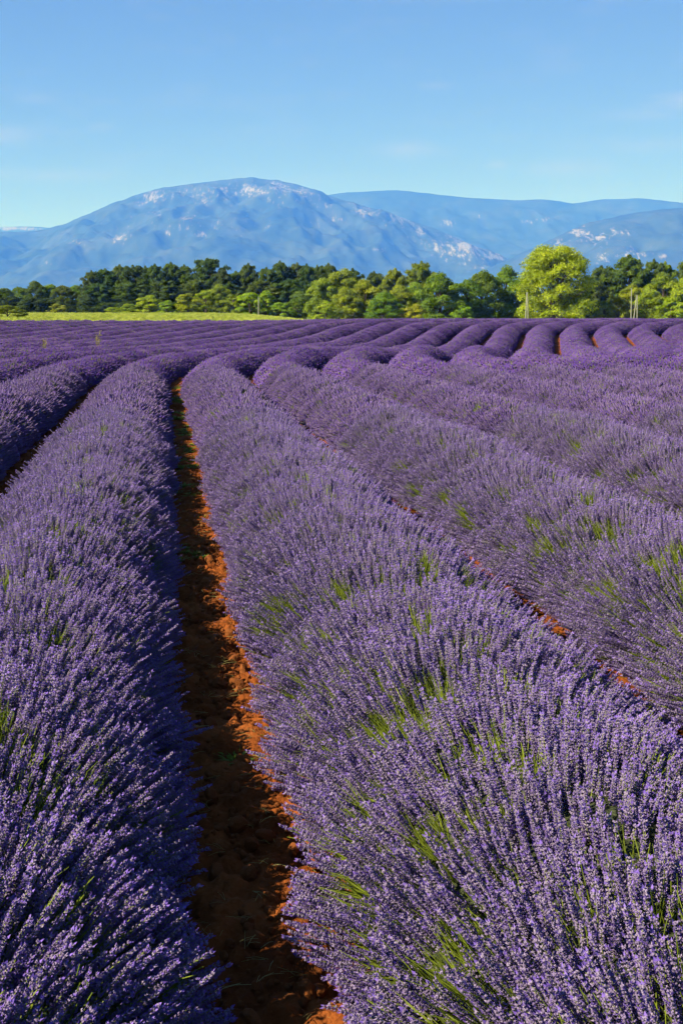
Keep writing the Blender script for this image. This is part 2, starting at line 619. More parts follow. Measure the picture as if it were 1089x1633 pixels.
def tube(B, pts, rads, mat, sides=4, cap=False):
    vs, fs = [], []
    pts = [np.asarray(p, float) for p in pts]
    for k, (p, r) in enumerate(zip(pts, rads)):
        d = pts[min(k + 1, len(pts) - 1)] - pts[max(k - 1, 0)]
        d, a, b = basis(d)
        vs += [p + r * (math.cos(t) * a + math.sin(t) * b) for t in [2 * math.pi * j / sides for j in range(sides)]]
    for k in range(len(pts) - 1):
        for j in range(sides):
            j2 = (j + 1) % sides
            fs.append((k * sides + j, k * sides + j2, (k + 1) * sides + j2, (k + 1) * sides + j))
    if cap:
        fs.append(tuple(range((len(pts) - 1) * sides, len(pts) * sides)))
        fs.append(tuple(range(sides - 1, -1, -1)))
    B.add(vs, fs, mat)


STEM_L = 0.22
LAV_MATS = [M_STEM, M_CALYX, M_COROLLA]
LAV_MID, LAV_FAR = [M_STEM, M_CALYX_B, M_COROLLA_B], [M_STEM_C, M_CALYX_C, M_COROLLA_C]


def near_spike(seed):
    """Stem and flower head, tip at the origin, pointing up."""
    r = random.Random(seed)
    B = Build()
    head = r.uniform(0.075, 0.115)
    bend = (r.uniform(-0.008, 0.008), r.uniform(-0.008, 0.008))
    P = lambda z: np.array([bend[0] * (z / STEM_L) ** 2 * 3, bend[1] * (z / STEM_L) ** 2 * 3, z])
    tube(B, [P(-STEM_L), P(-0.6 * STEM_L), P(-head), P(-0.01)], [0.0016, 0.0014, 0.0012, 0.0009], 0, 3)
    whorls = r.choice([9, 10, 11])
    zs = [-head + head * (k / (whorls - 0.4)) ** 0.95 for k in range(whorls)]
    zs = [z + r.uniform(-0.002, 0.002) for z in zs]
    if r.random() < 0.5:
        zs.insert(0, -head - 0.018)
    for k, z in enumerate(zs):
        t = (z + head) / head
        rad = 0.0024 * (1.0 - 0.55 * max(t, 0) ** 2)
        nf = 5 if t < 0.75 else 4
        a0 = r.uniform(0, 6.28)
        for j in range(nf):
            a = a0 + j * 6.283 / nf + r.uniform(-0.25, 0.25)
            out = np.array([math.cos(a), math.sin(a), r.uniform(0.9, 1.7) + 0.8 * max(t, 0)])
            base = P(z) + 0.5 * rad * np.array([math.cos(a), math.sin(a), 0])
            ln = r.uniform(0.0085, 0.0115) * (1.0 - 0.3 * max(t, 0))
            bipyramid(B, base, out, ln * r.choice([0.75, 1.0, 1.0, 1.25]), r.uniform(0.0019, 0.0030), 1)
            if r.random() < 0.42:
                o = out / np.linalg.norm(out)
                tip = base + o * ln * 0.9
                _, u, w = basis(o)
                s = r.uniform(0.0024, 0.0036)
                up = np.array([0, 0, 1.0]) * s
                side = u * s
                B.add([tip - side, tip + o * s * 1.6 + up * 0.9, tip + side, tip + o * s * 1.4 - up * 0.9],
                      [(0, 1, 2), (0, 2, 3)], 2)
    return B.mesh('flower_spike', LAV_MATS)


def mid_spike(seed):
    r = random.Random(seed)
    B = Build()
    head = r.uniform(0.075, 0.105)
    tube(B, [(0, 0, -STEM_L), (0, 0, -head)], [0.0019, 0.0015], 0, 3)
    rings, sides = 6, 5
    vs = []
    for k in range(rings):
        t = k / (rings - 1)
        z = -head + head * t
        rad = [0.0034, 0.0076, 0.0070, 0.0074, 0.0058, 0.0020][k]
        a0 = r.uniform(0, 6)
        for j in range(sides):
            a = a0 * 0.15 + j * 6.283 / sides + (k % 2) * 0.6
            q = rad * r.uniform(0.65, 1.35)
            vs.append((q * math.cos(a), q * math.sin(a), z + r.uniform(-0.004, 0.004)))
    fs, ms = [], []
    for k in range(rings - 1):
        for j in range(sides):
            j2 = (j + 1) % sides
            a, b, c, d = k * sides + j, k * sides + j2, (k + 1) * sides + j2, (k + 1) * sides + j
            for tri in ((a, b, c), (a, c, d)):
                fs.append(tri)
                ms.append(2 if r.random() < 0.33 else 1)
    b0 = len(B.v)
    B.v.extend(vs)
    B.f.extend([tuple(b0 + i for i in f) for f in fs])
    B.m.extend(ms)
    return B.mesh('flower_spike_plain', LAV_MID)


def green_tuft(seed):
    r = random.Random(seed)
    B = Build()
    for k in range(7):
        a = r.uniform(0, 6.28)
        lean = r.uniform(0.01, 0.045)
        ln = r.uniform(0.10, 0.20)
        base = np.array([r.uniform(-0.015, 0.015), r.uniform(-0.015, 0.015), -STEM_L])
        tip = base + np.array([math.cos(a) * lean, math.sin(a) * lean, ln])
        mid = (base + tip) / 2 + np.array([math.cos(a), math.sin(a), 0]) * -0.008
        w = r.uniform(0.0012, 0.0020)
        tube(B, [base, mid, tip], [w, w, w * 0.5], 0, 3)
    return B.mesh('green_tuft', [M_BLADE])


def seg_stems(seed, length=1.0, density=520):
    """One metre of distant row: all its flower heads in one mesh, running along +Y."""
    rng = np.random.default_rng(seed)
    n = int(ARC * length * density)
    s, phi, ac, up, d, patch = sow(n, 0, length, rng, seed, True)
    P = np.stack([ac, s - length / 2, up], -1)
    keep = P[:, 2] > 0.02
    P, d, patch = P[keep], d[keep], patch[keep]
    n = len(P)
    head = rng.uniform(0.075, 0.12, n)
    a = np.cross(d, np.array([0.3, 0.9, 0.1]))
    a /= np.linalg.norm(a, axis=1, keepdims=True)
    b = np.cross(d, a)
    rad = rng.uniform(0.010, 0.016, n)
    V = np.zeros((n, 5, 3))
    V[:, 0] = P - d * head[:, None]
    V[:, 4] = P
    for k in range(3):
        t = 2.0944 * k
        V[:, 1 + k] = P - d * (head * 0.62)[:, None] + rad[:, None] * (math.cos(t) * a + math.sin(t) * b)
    base = np.arange(n)[:, None] * 5
    tri = np.array([[0, 2, 1], [0, 3, 2], [0, 1, 3], [1, 2, 4], [2, 3, 4], [3, 1, 4]])
    Fc = (base[:, :, None] + tri[None]).reshape(-1, 3)
    fm = np.repeat(np.where(rng.random(n) < 0.40, 2, 1), 6)
    pick = rng.random(n)
    fm = np.where(np.repeat(pick < 0.012, 6), 3, np.where(np.repeat(pick > 0.93, 6), 0, fm))
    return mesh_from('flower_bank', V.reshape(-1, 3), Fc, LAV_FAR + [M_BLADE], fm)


def proto(mesh):
    return bpy.data.objects.new(mesh.name, mesh)       # never linked: only its mesh is used


def scatter_group(name, protos):
    """Node group: puts one of the pieces on every vertex, turned and scaled by the vertex's own attributes."""
    g = bpy.data.node_groups.new(name, 'GeometryNodeTree')
    g.interface.new_socket('Geometry', in_out='INPUT', socket_type='NodeSocketGeometry')
    g.interface.new_socket('Geometry', in_out='OUTPUT', socket_type='NodeSocketGeometry')
    n, l = g.nodes, g.links
    gi, go = n.new('NodeGroupInput'), n.new('NodeGroupOutput')
    join = n.new('GeometryNodeJoinGeometry')
    for p in protos:
        oi = n.new('GeometryNodeObjectInfo')
        oi.inputs['Object'].default_value = p
        oi.inputs['As Instance'].default_value = False
        gt = n.new('GeometryNodeGeometryToInstance')
        l.new(oi.outputs['Geometry'], gt.inputs[0])
        l.new(gt.outputs[0], join.inputs[0])
    iop = n.new('GeometryNodeInstanceOnPoints')
    iop.inputs['Pick Instance'].default_value = True
    l.new(gi.outputs[0], iop.inputs['Points'])
    l.new(join.outputs[0], iop.inputs['Instance'])
    for attr, typ, sock in (('piece', 'INT', 'Instance Index'), ('turn', 'QUATERNION', 'Rotation'), ('size', 'FLOAT_VECTOR', 'Scale')):
        na = n.new('GeometryNodeInputNamedAttribute')
        na.data_type = typ
        na.inputs['Name'].default_value = attr
        l.new([o for o in na.outputs if o.enabled and o.name == 'Attribute'][0], iop.inputs[sock])
    l.new(iop.outputs[0], go.inputs[0])
    return g


NEAR = [near_spike(k) for k in range(8)]
G_NEAR = scatter_group('flower_spikes_close', [proto(m) for m in NEAR])
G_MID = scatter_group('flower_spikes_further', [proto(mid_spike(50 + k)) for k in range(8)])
G_GREEN = scatter_group('green_stems', [proto(green_tuft(90 + k)) for k in range(5)])
N_SEG = 7
G_FAR = scatter_group('flower_banks', [proto(seg_stems(200 + k)) for k in range(N_SEG)])


def scatter(name, parent, group, P, Q, size, n_protos, rng, origin):
    if len(P) == 0:
        return None
    me = bpy.data.meshes.new(name)
    me.vertices.add(len(P))
    me.vertices.foreach_set('co', (P - origin).astype(np.float32).ravel())
    a = me.attributes.new('piece', 'INT', 'POINT')
    a.data.foreach_set('value', rng.integers(0, n_protos, len(P)).astype(np.int32))
    a = me.attributes.new('turn', 'QUATERNION', 'POINT')
    a.data.foreach_set('value', Q.astype(np.float32).ravel())
    a = me.attributes.new('size', 'FLOAT_VECTOR', 'POINT')
    a.data.foreach_set('vector', np.ascontiguousarray(size, np.float32).ravel())
    me.update()
    o = link(name, me, parent, kind='stuff')
    mod = o.modifiers.new('scatter', 'NODES')
    mod.node_group = group
    return o


def mound_mesh(off, s0, s1, seed, step):
    ss = np.arange(s0, s1 + step, step)
    ph = np.linspace(R(-108), R(108), 25)
    S, Ph = np.meshgrid(ss, ph, indexing='ij')
    k = 0.80 + 0.10 * (vnoise(S * 6, Ph * 4, seed, 5) - 0.5) + 0.05 * (vnoise(S * 17, Ph * 11, seed, 6) - 0.5)
    x, y, h = row_at(S, off)
    ac, up = HW * 0.94 * prof_x(Ph) * k, HZ0 - 0.03 + HH * prof_z(Ph) * k
    V = np.stack([x + ac * np.cos(h), y - ac * np.sin(h), ground_z(x, y) + up], -1)
    a, b = len(ss), len(ph)
    i = (np.arange(a - 1)[:, None] * b + np.arange(b - 1)[None, :]).ravel()
    return V.reshape(-1, 3), np.stack([i, i + b, i + b + 1, i + 1], -1)


def in_view(x, y, side=1.8):
    return (np.abs(x) < 0.2405 * np.maximum(y, 0) + side) & (y > 0.2)


def row_label(k):
    if k == 0:
        return "broad lavender row filling the front right, its sunlit flank beside the bare earth path"
    if k == -1:
        return "broad lavender row at the front left, its shaded flank beside the bare earth path"
    if k > 0:
        return f"{ORD[k]} purple lavender row counted to the right from the bare earth path"
    return f"{ORD[-k - 1]} purple lavender row counted to the left from the bare earth path"


D_NEAR, D_MID = 18.0, 32.0
for k in range(-22, 14):
    off = (k + 0.5) * SPACING - (0.075 if k >= 1 else 0.0)
    rng = np.random.default_rng(1000 + k)
    seed = 60 + k
    sc = np.arange(0.0, 130.0, 0.25)
    x, y, h = row_at(sc, off)
    vis = in_view(x, y, 2.2) & (y < FIELD_END)
    if not vis.any():
        continue
    s_first, s_last = sc[vis].min(), sc[vis].max()
    ox, oy, oh = row_at(s_first, off)
    origin = np.array([float(ox), float(oy), float(ground_z(ox, oy))])
    row = link('lavender_row', None, None, tuple(origin), label=row_label(k), category='lavender row', group='lavender rows curving across the field')
    row.empty_display_size = 0.3
    # leafy mound under the flowers
    V, Fc = mound_mesh(off, s_first, s_last, seed, 0.12 if s_first < 20 else 0.3)
    link('leaf_mound', mesh_from('leaf_mound', V - origin, Fc, [M_MOUND], smooth=True), row)
    # close and middle distance: every stem its own
    dist = y
    for lo, hi, dens, grp, big in ((0.0, 7.0, 1250, G_NEAR, 1.0), (7.0, D_NEAR, 1150, G_NEAR, 1.0), (D_NEAR, D_MID, 900, G_MID, 1.02)):
        sel = vis & (dist >= lo - 0.3) & (dist < hi + 0.3)
        if not sel.any():
            continue
        a, b = sc[sel].min(), sc[sel].max() + 0.25
        n = int((b - a) * ARC * dens)
        s, phi, ac, up, d, patch = sow(n, a, b, rng, seed)
        P, D = to_world(s, off, ac, up, d)
        keep = in_view(P[:, 0], P[:, 1]) & (P[:, 2] > ground_z(P[:, 0], P[:, 1]) + 0.03) & (P[:, 1] >= lo) & (P[:, 1] < hi)
        green = (patch > (0.64 if lo == 0 else 0.635)) & (np.abs(phi) < 1.3)
        fl = keep & ~(green & (rng.random(n) < 0.85))
        gr = keep & ((green & (rng.random(n) < 0.75)) | (rng.random(n) < 0.09))
        Q = quat_from(D, rng.uniform(0, 6.28, n))
        sz = rng.uniform(0.85, 1.2, n) * big
        if lo == 0.0 and k in (-1, 0, 1):
            # the nearest heads in the picture stand as pieces of their own
            dv = P - CAM_POS
            zc = dv[:, 1] * math.cos(PITCH) - dv[:, 2] * math.sin(PITCH)
            yc = dv[:, 1] * math.sin(PITCH) + dv[:, 2] * math.cos(PITCH)
            inside = fl & (np.abs(dv[:, 0] / zc * F_PX) < 530) & (np.abs(yc / zc * F_PX) < 800) & (patch < 0.6)
            facing = (-(dv * np.stack([ac * np.cos(HEAD0), -ac * np.sin(HEAD0), up + 0.1], -1)).sum(1) > 0.15)
            outer = np.abs(ac / HW) ** 1.54 + np.abs((up - HZ0) / HH) ** 1.54 > 0.95
            cand = np.where(inside & facing & outer)[0]
            cand = cand[np.argsort(zc[cand])][:300]
            for i in cand:
                fs = link('flower_spike', NEAR[int(rng.integers(0, len(NEAR)))], row, tuple(P[i] - origin))
                fs.rotation_mode = 'QUATERNION'
                fs.rotation_quaternion = Q[i]
                fs.scale = (sz[i] * 1.08,) * 3
            fl[cand] = False
        w3 = np.stack([sz * 1.12, sz * 1.12, sz], -1)
        scatter('flower_spikes', row, grp, P[fl], Q[fl], w3[fl], 8, rng, origin)
        gs = np.repeat(rng.uniform(0.95, 1.25, gr.sum())[:, None], 3, 1)
        scatter('green_stems', row, G_GREEN, P[gr], Q[gr], gs, 5, rng, origin)
    # far away: metre-long banks of heads
    sel = vis & (y >= D_MID)
    if sel.any():
        a, b = sc[sel].min(), sc[sel].max()
        s = np.arange(a + 0.5, b, 0.93)
        x, y, h = row_at(s, off)
        P = np.stack([x, y, ground_z(x, y)], -1)
        flip = rng.integers(0, 2, len(s)) * math.pi
        ang = -h + flip
        Q = np.stack([np.cos(ang / 2), 0 * ang, 0 * ang, np.sin(ang / 2)], -1)
        wob = 1.01 + 0.06 * vnoise(s * 0.35, seed, 0, 31)
        hgt = 0.96 + 0.09 * vnoise(s * 0.4, seed, 5, 32)
        scatter('flower_banks', row, G_FAR, P, Q, np.stack([wob, np.full(len(s), 0.94), hgt], -1), N_SEG, rng, origin)

# ------------------------------------------------------------------ bare earth between the rows
def earth_strip(name, off, s0, s1, step, width, amp, seed, lift=0.03):
    ss = np.arange(s0, s1, step)
    ww = np.linspace(-width / 2, width / 2, max(6, int(width / step)))
    S, W = np.meshgrid(ss, ww, indexing='ij')
    x, y, h = row_at(S, off + W)
    big = fbm(x * 3, y * 3, 0, seed, 3) - 0.5
    med = np.abs(fbm(x * 11, y * 11, 0, seed + 5, 3) - 0.5)
    fine = (vnoise(x * 24, y * 24, 0, seed + 8) - 0.5) * 1.3 + (vnoise(x * 45, y * 45, 0, seed + 9) - 0.5)
    edge = np.clip((np.abs(W) - 0.15) / 0.3, 0, 1)
    z = ground_z(x, y) + lift + amp * (1.1 * big + 1.7 * med + 0.42 * fine) + 0.3 * lift * edge
    V = np.stack([x, y, z], -1)
    a, b = len(ss), len(ww)
    i = (np.arange(a - 1)[:, None] * b + np.arange(b - 1)[None, :]).ravel()
    return link(name, mesh_from(name, V.reshape(-1, 3), np.stack([i, i + 1, i + b + 1, i + b], -1), [M_SOIL], smooth=True), kind='structure')


path = earth_strip('earth_path', 0.0, 1.5, 16, 0.02, 0.9, 0.07, 3)
earth_strip('earth_path', 0.0, 16, 44, 0.06, 0.9, 0.07, 3)
for q in (-1, 1):
    earth_strip('earth_furrow', q * SPACING, 3, 42, 0.06, 0.9, 0.04, 11 + q, 0.012)


def lump(seed, n=1.0):
    r = random.Random(seed)
    bm = bmesh.new()
    bmesh.ops.create_icosphere(bm, subdivisions=2, radius=1.0)
    ax = [r.uniform(0.7, 1.3) for _ in range(3)]
    pl = [Vector((r.gauss(0, 1), r.gauss(0, 1), r.gauss(0, 1))).normalized() for _ in range(6)]
    for v in bm.verts:
        p = v.co.copy()
        for d in pl:
            e = p.dot(d) - 0.72
            if e > 0:
                p -= d * e * 0.9
        p *= 1 + r.uniform(-0.07, 0.07)
        v.co = Vector((p.x * ax[0], p.y * ax[1], p.z * ax[2] * 0.75))
    me = bpy.data.meshes.new('clod')
    bm.to_mesh(me)
    bm.free()
    return me


CLODS = []
for q in range(6):
    me = lump(300 + q)
    me.materials.append(M_CLOD)
    CLODS.append(me)
STONES = []
for q in range(3):
    me = lump(330 + q)
    me.name = 'stone'
    me.materials.append(M_STONE)
    STONES.append(me)
G_CLOD = scatter_group('loose_clods', [proto(m) for m in CLODS])
rng = np.random.default_rng(42)
for q in range(240):
    s = 2.4 + 13 * rng.random() ** 1.6
    w = float(np.clip(rng.normal(0.06, 0.16), -0.32, 0.34))
    x, y, h = row_at(s, w)
    r0 = float(rng.uniform(0.012, 0.038)) * (1.3 if rng.random() < 0.1 else 1)
    me = CLODS[int(rng.integers(0, 6))] if True else STONES[int(rng.integers(0, 3))]
    o = link(me.name.split('.')[0], me, path, (float(x), float(y), float(ground_z(x, y)) + 0.045 + r0 * 0.2))
    o.rotation_euler = (rng.uniform(0, 6), rng.uniform(0, 6), rng.uniform(0, 6))
    o.scale = (r0,) * 3
n = 5200
s = 2.0 + 34 * rng.random(n) ** 1.5
w = np.clip(rng.normal(0.04, 0.2, n), -0.42, 0.42)
lane = np.where(rng.random(n) < 0.72, 0.0, np.where(rng.random(n) < 0.5, -SPACING, SPACING))
x, y, h = row_at(s, w + lane)
P = np.stack([x, y, ground_z(x, y) + 0.045], -1)
sz = np.repeat((rng.uniform(0.004, 0.014, n) * (1 + s * 0.02))[:, None], 3, 1)
scatter('loose_soil', path, G_CLOD, P, quat_from(rng.normal(0, 1, (n, 3)) + 1e-3, rng.uniform(0, 6, n)), sz, 6, rng, np.zeros(3))

# dry stems and fallen flowers lying on the path
def straw_mesh(seed):
    r = random.Random(seed)
    B = Build()
    for q in range(3):
        a = r.uniform(0, 6.28)
        d = np.array([math.cos(a), math.sin(a), r.uniform(-0.05, 0.15)])
        p = np.array([r.uniform(-0.03, 0.03), r.uniform(-0.03, 0.03), 0.0])
        tube(B, [p, p + d * 0.04 + np.array([0, 0, 0.006]), p + d * r.uniform(0.06, 0.11)], [0.0013, 0.0012, 0.0009], 0, 3)
    return B.mesh('straw', [M_STRAW])


G_STRAW = scatter_group('path_litter', [proto(straw_mesh(700 + q)) for q in range(5)])
rng = np.random.default_rng(52)
n = 260
s = 2.2 + 16 * rng.random(n) ** 1.3
w = np.clip(rng.normal(0.03, 0.2, n), -0.4, 0.4)
x, y, h = row_at(s, w)
P = np.stack([x, y, ground_z(x, y) + 0.075], -1)
scatter('litter', path, G_STRAW, P, quat_from(np.tile([[0.0, 0, 1.0]], (n, 1)) + rng.normal(0, 0.1, (n, 3)), rng.uniform(0, 6, n)),
        np.repeat(rng.uniform(0.4, 0.85, n)[:, None], 3, 1), 5, rng, np.zeros(3))

# ------------------------------------------------------------------ weeds on the path and in the field
def weed_mesh(seed, blades, height, spread, mat, wide=0.006):
    r = random.Random(seed)
    B = Build()
    for q in range(blades):
        a = r.uniform(0, 6.28)
        d = np.array([math.cos(a), math.sin(a), 0])
        b0 = d * r.uniform(0, spread * 0.35)
        ln = height * r.uniform(0.5, 1.0)
        out = spread * r.uniform(0.3, 1.0)
        side = np.array([-d[1], d[0], 0]) * wide * r.uniform(0.6, 1.4)
        p1 = b0 + d * out * 0.4 + np.array([0, 0, ln * 0.7])
        p2 = b0 + d * out + np.array([0, 0, ln])
        B.add([b0 - side * 0.5, b0 + side * 0.5, p1 + side, p1 - side, p2], [(0, 1, 2, 3), (3, 2, 4)], 0)
    return B.mesh('weed', [mat])


WEEDS = [weed_mesh(400 + q, 60, 0.045, 0.10, M_WEED, 0.004) for q in range(4)]
spots = [(5.5, 0.05), (12.2, 0.08), (14.6, -0.04), (17.0, 0.05), (20.5, 0.03), (24.0, -0.03), (29.0, 0.02)]
for q, (s, w) in enumerate(spots):
    x, y, h = row_at(s, w)
    big = 0.75 + s * 0.045
    t = link('weed_tuft', WEEDS[q % 4], None, (float(x), float(y), float(ground_z(x, y)) + 0.03),
             label=("low green weed growing alone on the nearest stretch of the bare earth path" if q == 0 else
                    f"low green weed on the bare earth path, {ORD[q]} going away from the viewer"), category='weed', group='weeds on the earth path')
    t.scale = (big * 1.1, big * 1.1, big * 0.8)
    t.rotation_euler = (0, 0, q * 1.3)
G_WEED = scatter_group('path_weeds', [proto(m) for m in WEEDS])
rng = np.random.default_rng(15)
n = 420
s = 10 + 25 * rng.random(n)
w = rng.normal(0.0, 0.17, n)
ok = fbm(s * 0.8, w * 2, 0, 91, 2) > 0.5
x, y, h = row_at(s[ok], w[ok])
P = np.stack([x, y, ground_z(x, y) + 0.04], -1)
sz = rng.uniform(0.4, 1.0, len(P))[:, None] * np.ones((1, 3))
scatter('weeds', path, G_WEED, P, quat_from(np.tile([[0.0, 0, 1.0]], (len(P), 1)), rng.uniform(0, 6, len(P))), sz, 4, rng, np.zeros(3))


def tall_weed(px, py, depth, height, seed, label):
    p = at(px, py, depth)
    z = float(ground_z(p[0], p[1]))
    o = link('tall_weed', None, None, (float(p[0]), float(p[1]), z), label=label, category='weed')
    r = random.Random(seed)
    st, lf = Build(), Build()
    for q in range(5):
        a = r.uniform(0, 6.28)
        top = np.array([math.cos(a) * 0.10, math.sin(a) * 0.10, height * r.uniform(0.75, 1.0)])
        tube(st, [(0, 0, 0), top * 0.5, top], [0.012, 0.009, 0.004], 0, 4)
        for j in range(26):
            t = r.uniform(0.35, 1.0)
            b = r.uniform(0, 6.28)
            d = np.array([math.cos(b), math.sin(b), r.uniform(0.1, 0.8)])
            p0 = top * t
            sd = np.array([-d[1], d[0], 0]) * 0.016
            lf.add([p0, p0 + d * 0.05 + sd, p0 + d * 0.10, p0 + d * 0.05 - sd], [(0, 1, 2, 3)], 0)
    link('stem', st.mesh('stem', [M_STRAW]), o)
    link('leaves', lf.mesh('leaves', [M_STRAW]), o)


tall_weed(70, 545, 50, 1.0, 1, "pale yellow weed standing among the far left rows, the left one of two")
tall_weed(157, 538, 55, 1.15, 2, "thin straw-coloured weed standing among the far left rows, the right one of two")

# ------------------------------------------------------------------ meadow beyond the field
mx = sym(list(np.arange(0, 150, 5.0)) + [150, 170, 200, 300, 600, 1500, 4000])
my = np.concatenate([np.arange(99, 130, 4.0), np.arange(130, 345, 9.0), [360, 420, 520, 800, 1500, 3000, 5500]])
link('meadow', grid_mesh('meadow', mx, my, lambda x, y: ground_z(x, y) + 0.12 + 0.10 * (fbm(x * 0.12, y * 0.12, 0, 8, 3) - 0.5), M_MEADOW), kind='structure')
rng = np.random.default_rng(77)
TUFT = [weed_mesh(500 + q, 40, 0.45, 0.35, M_GRASS, 0.02) for q in range(4)]
G_GRASS = scatter_group('meadow_grass', [proto(m) for m in TUFT])
n = 26000
y = 98 + 150 * rng.random(n) ** 0.8
x = rng.uniform(-1, 1, n) * (0.26 * y + 4)
ok = (x / y < -0.02 + rng.normal(0, 0.02, n)) & (y > 104)
x, y = x[ok], y[ok]
n = len(x)
P = np.stack([x, y, ground_z(x, y)], -1)
sz = rng.uniform(0.6, 1.25, n)[:, None] * np.ones((1, 3))
scatter('grass', None, G_GRASS, P, quat_from(np.tile([[0.0, 0, 1.0]], (n, 1)), rng.uniform(0, 6, n)), sz, 4, rng, np.zeros(3))

# ------------------------------------------------------------------ trees
def leaf_quads(C, N, size, rng, slim=0.55):
    """Leaf-sized faces at the points C, facing roughly along N."""
    n = len(C)
    Nn = N + rng.normal(0, 0.55, (n, 3))
    Nn /= np.linalg.norm(Nn, axis=1, keepdims=True)
    A = np.cross(Nn, rng.normal(0, 1, (n, 3)))
    A /= np.linalg.norm(A, axis=1, keepdims=True)
    Bv = np.cross(Nn, A)
    s = size[:, None]
    fold = Nn * s * 0.18
    V = np.stack([C - A * s, C + Bv * s * slim - fold, C + A * s, C - Bv * s * slim - fold], 1)
    F4 = np.arange(n * 4).reshape(n, 4)
    return V.reshape(-1, 3), F4


def crown_mesh(name, V, Fc, tint):
    me = mesh_from(name, V, Fc, [M_LEAF])
    a = me.attributes.new('tint', 'FLOAT', 'FACE')
    a.data.foreach_set('value', np.asarray(tint, np.float32))
    return me


def broadleaf(seed, clumps=84, per=190, leaf=0.0205, base=0.03, shape=1.0, outline=(0.34, 0.40, 0.43, 0.40, 0.30, 0.17, 0.03)):
    """Crown of unit height and unit width, uneven; trunk and limbs. Returns crown and trunk meshes."""
    rng = np.random.default_rng(seed)
    Vs, tint, cents = [], [], []
    F0, nv = [], 0
    lobes = rng.normal(0, 1, (7, 3))
    lobes /= np.linalg.norm(lobes, axis=1, keepdims=True)
    lobe_r = rng.uniform(-0.16, 0.14, 7)
    for k in range(clumps):
        f = rng.random() ** 0.9
        a = rng.uniform(0, 6.2832)
        d = np.array([math.cos(a), math.sin(a), 2 * f - 1])
        d /= np.linalg.norm(d)
        w = 1 + sum(lr * max(0, float(d @ lb)) ** 3 for lr, lb in zip(lobe_r, lobes)) * 1.6
        full = float(np.interp(f, [0, 0.12, 0.35, 0.6, 0.8, 0.93, 1.0], outline)) * w
        rr = rng.random() ** 0.33
        c = np.array([math.cos(a) * full * rr, math.sin(a) * full * rr, base + 0.05 + (0.88 - base) * f * shape * (0.9 + 0.1 * w)])
        cr = rng.uniform(0.07, 0.135) * (1.15 - 0.25 * rr)
        cents.append(c)
        m = int(per * (cr / 0.11) ** 2)
        u = rng.normal(0, 1, (m, 3))
        u /= np.linalg.norm(u, axis=1, keepdims=True)
        u[:, 2] = np.where(u[:, 2] < -0.3, -u[:, 2], u[:, 2])
        rad = cr * rng.uniform(0.55, 1.08, m)[:, None] * np.array([1.1, 1.1, 0.85])
        C = c + u * rad
        V, Fq = leaf_quads(C, u + np.array([0, 0, 0.3]), rng.uniform(0.6, 1.3, m) * leaf, rng)
        Vs.append(V)
        F0.append(Fq + nv)
        nv += len(V)
        tint.append(np.clip(rng.uniform(0.15, 0.75) + rng.normal(0, 0.16, m), 0, 1))
    crown = crown_mesh('crown', np.concatenate(Vs), np.concatenate(F0), np.concatenate(tint))
    B = Build()
    tube(B, [(0, 0, -0.02), (0.006, 0.004, 0.2), (0.0, 0.01, 0.45), (0.01, 0.0, 0.72)], [0.026, 0.021, 0.015, 0.006], 0, 8)
    for c in cents[::3]:
        z0 = min(0.6, max(0.12, c[2] - 0.28))
        mid = np.array([c[0] * 0.5, c[1] * 0.5, (z0 + c[2]) / 2 + 0.03])
        tube(B, [(0, 0, z0), mid, c], [0.010, 0.007, 0.003], 0, 5)
    return crown, B.mesh('trunk', [M_BARK])


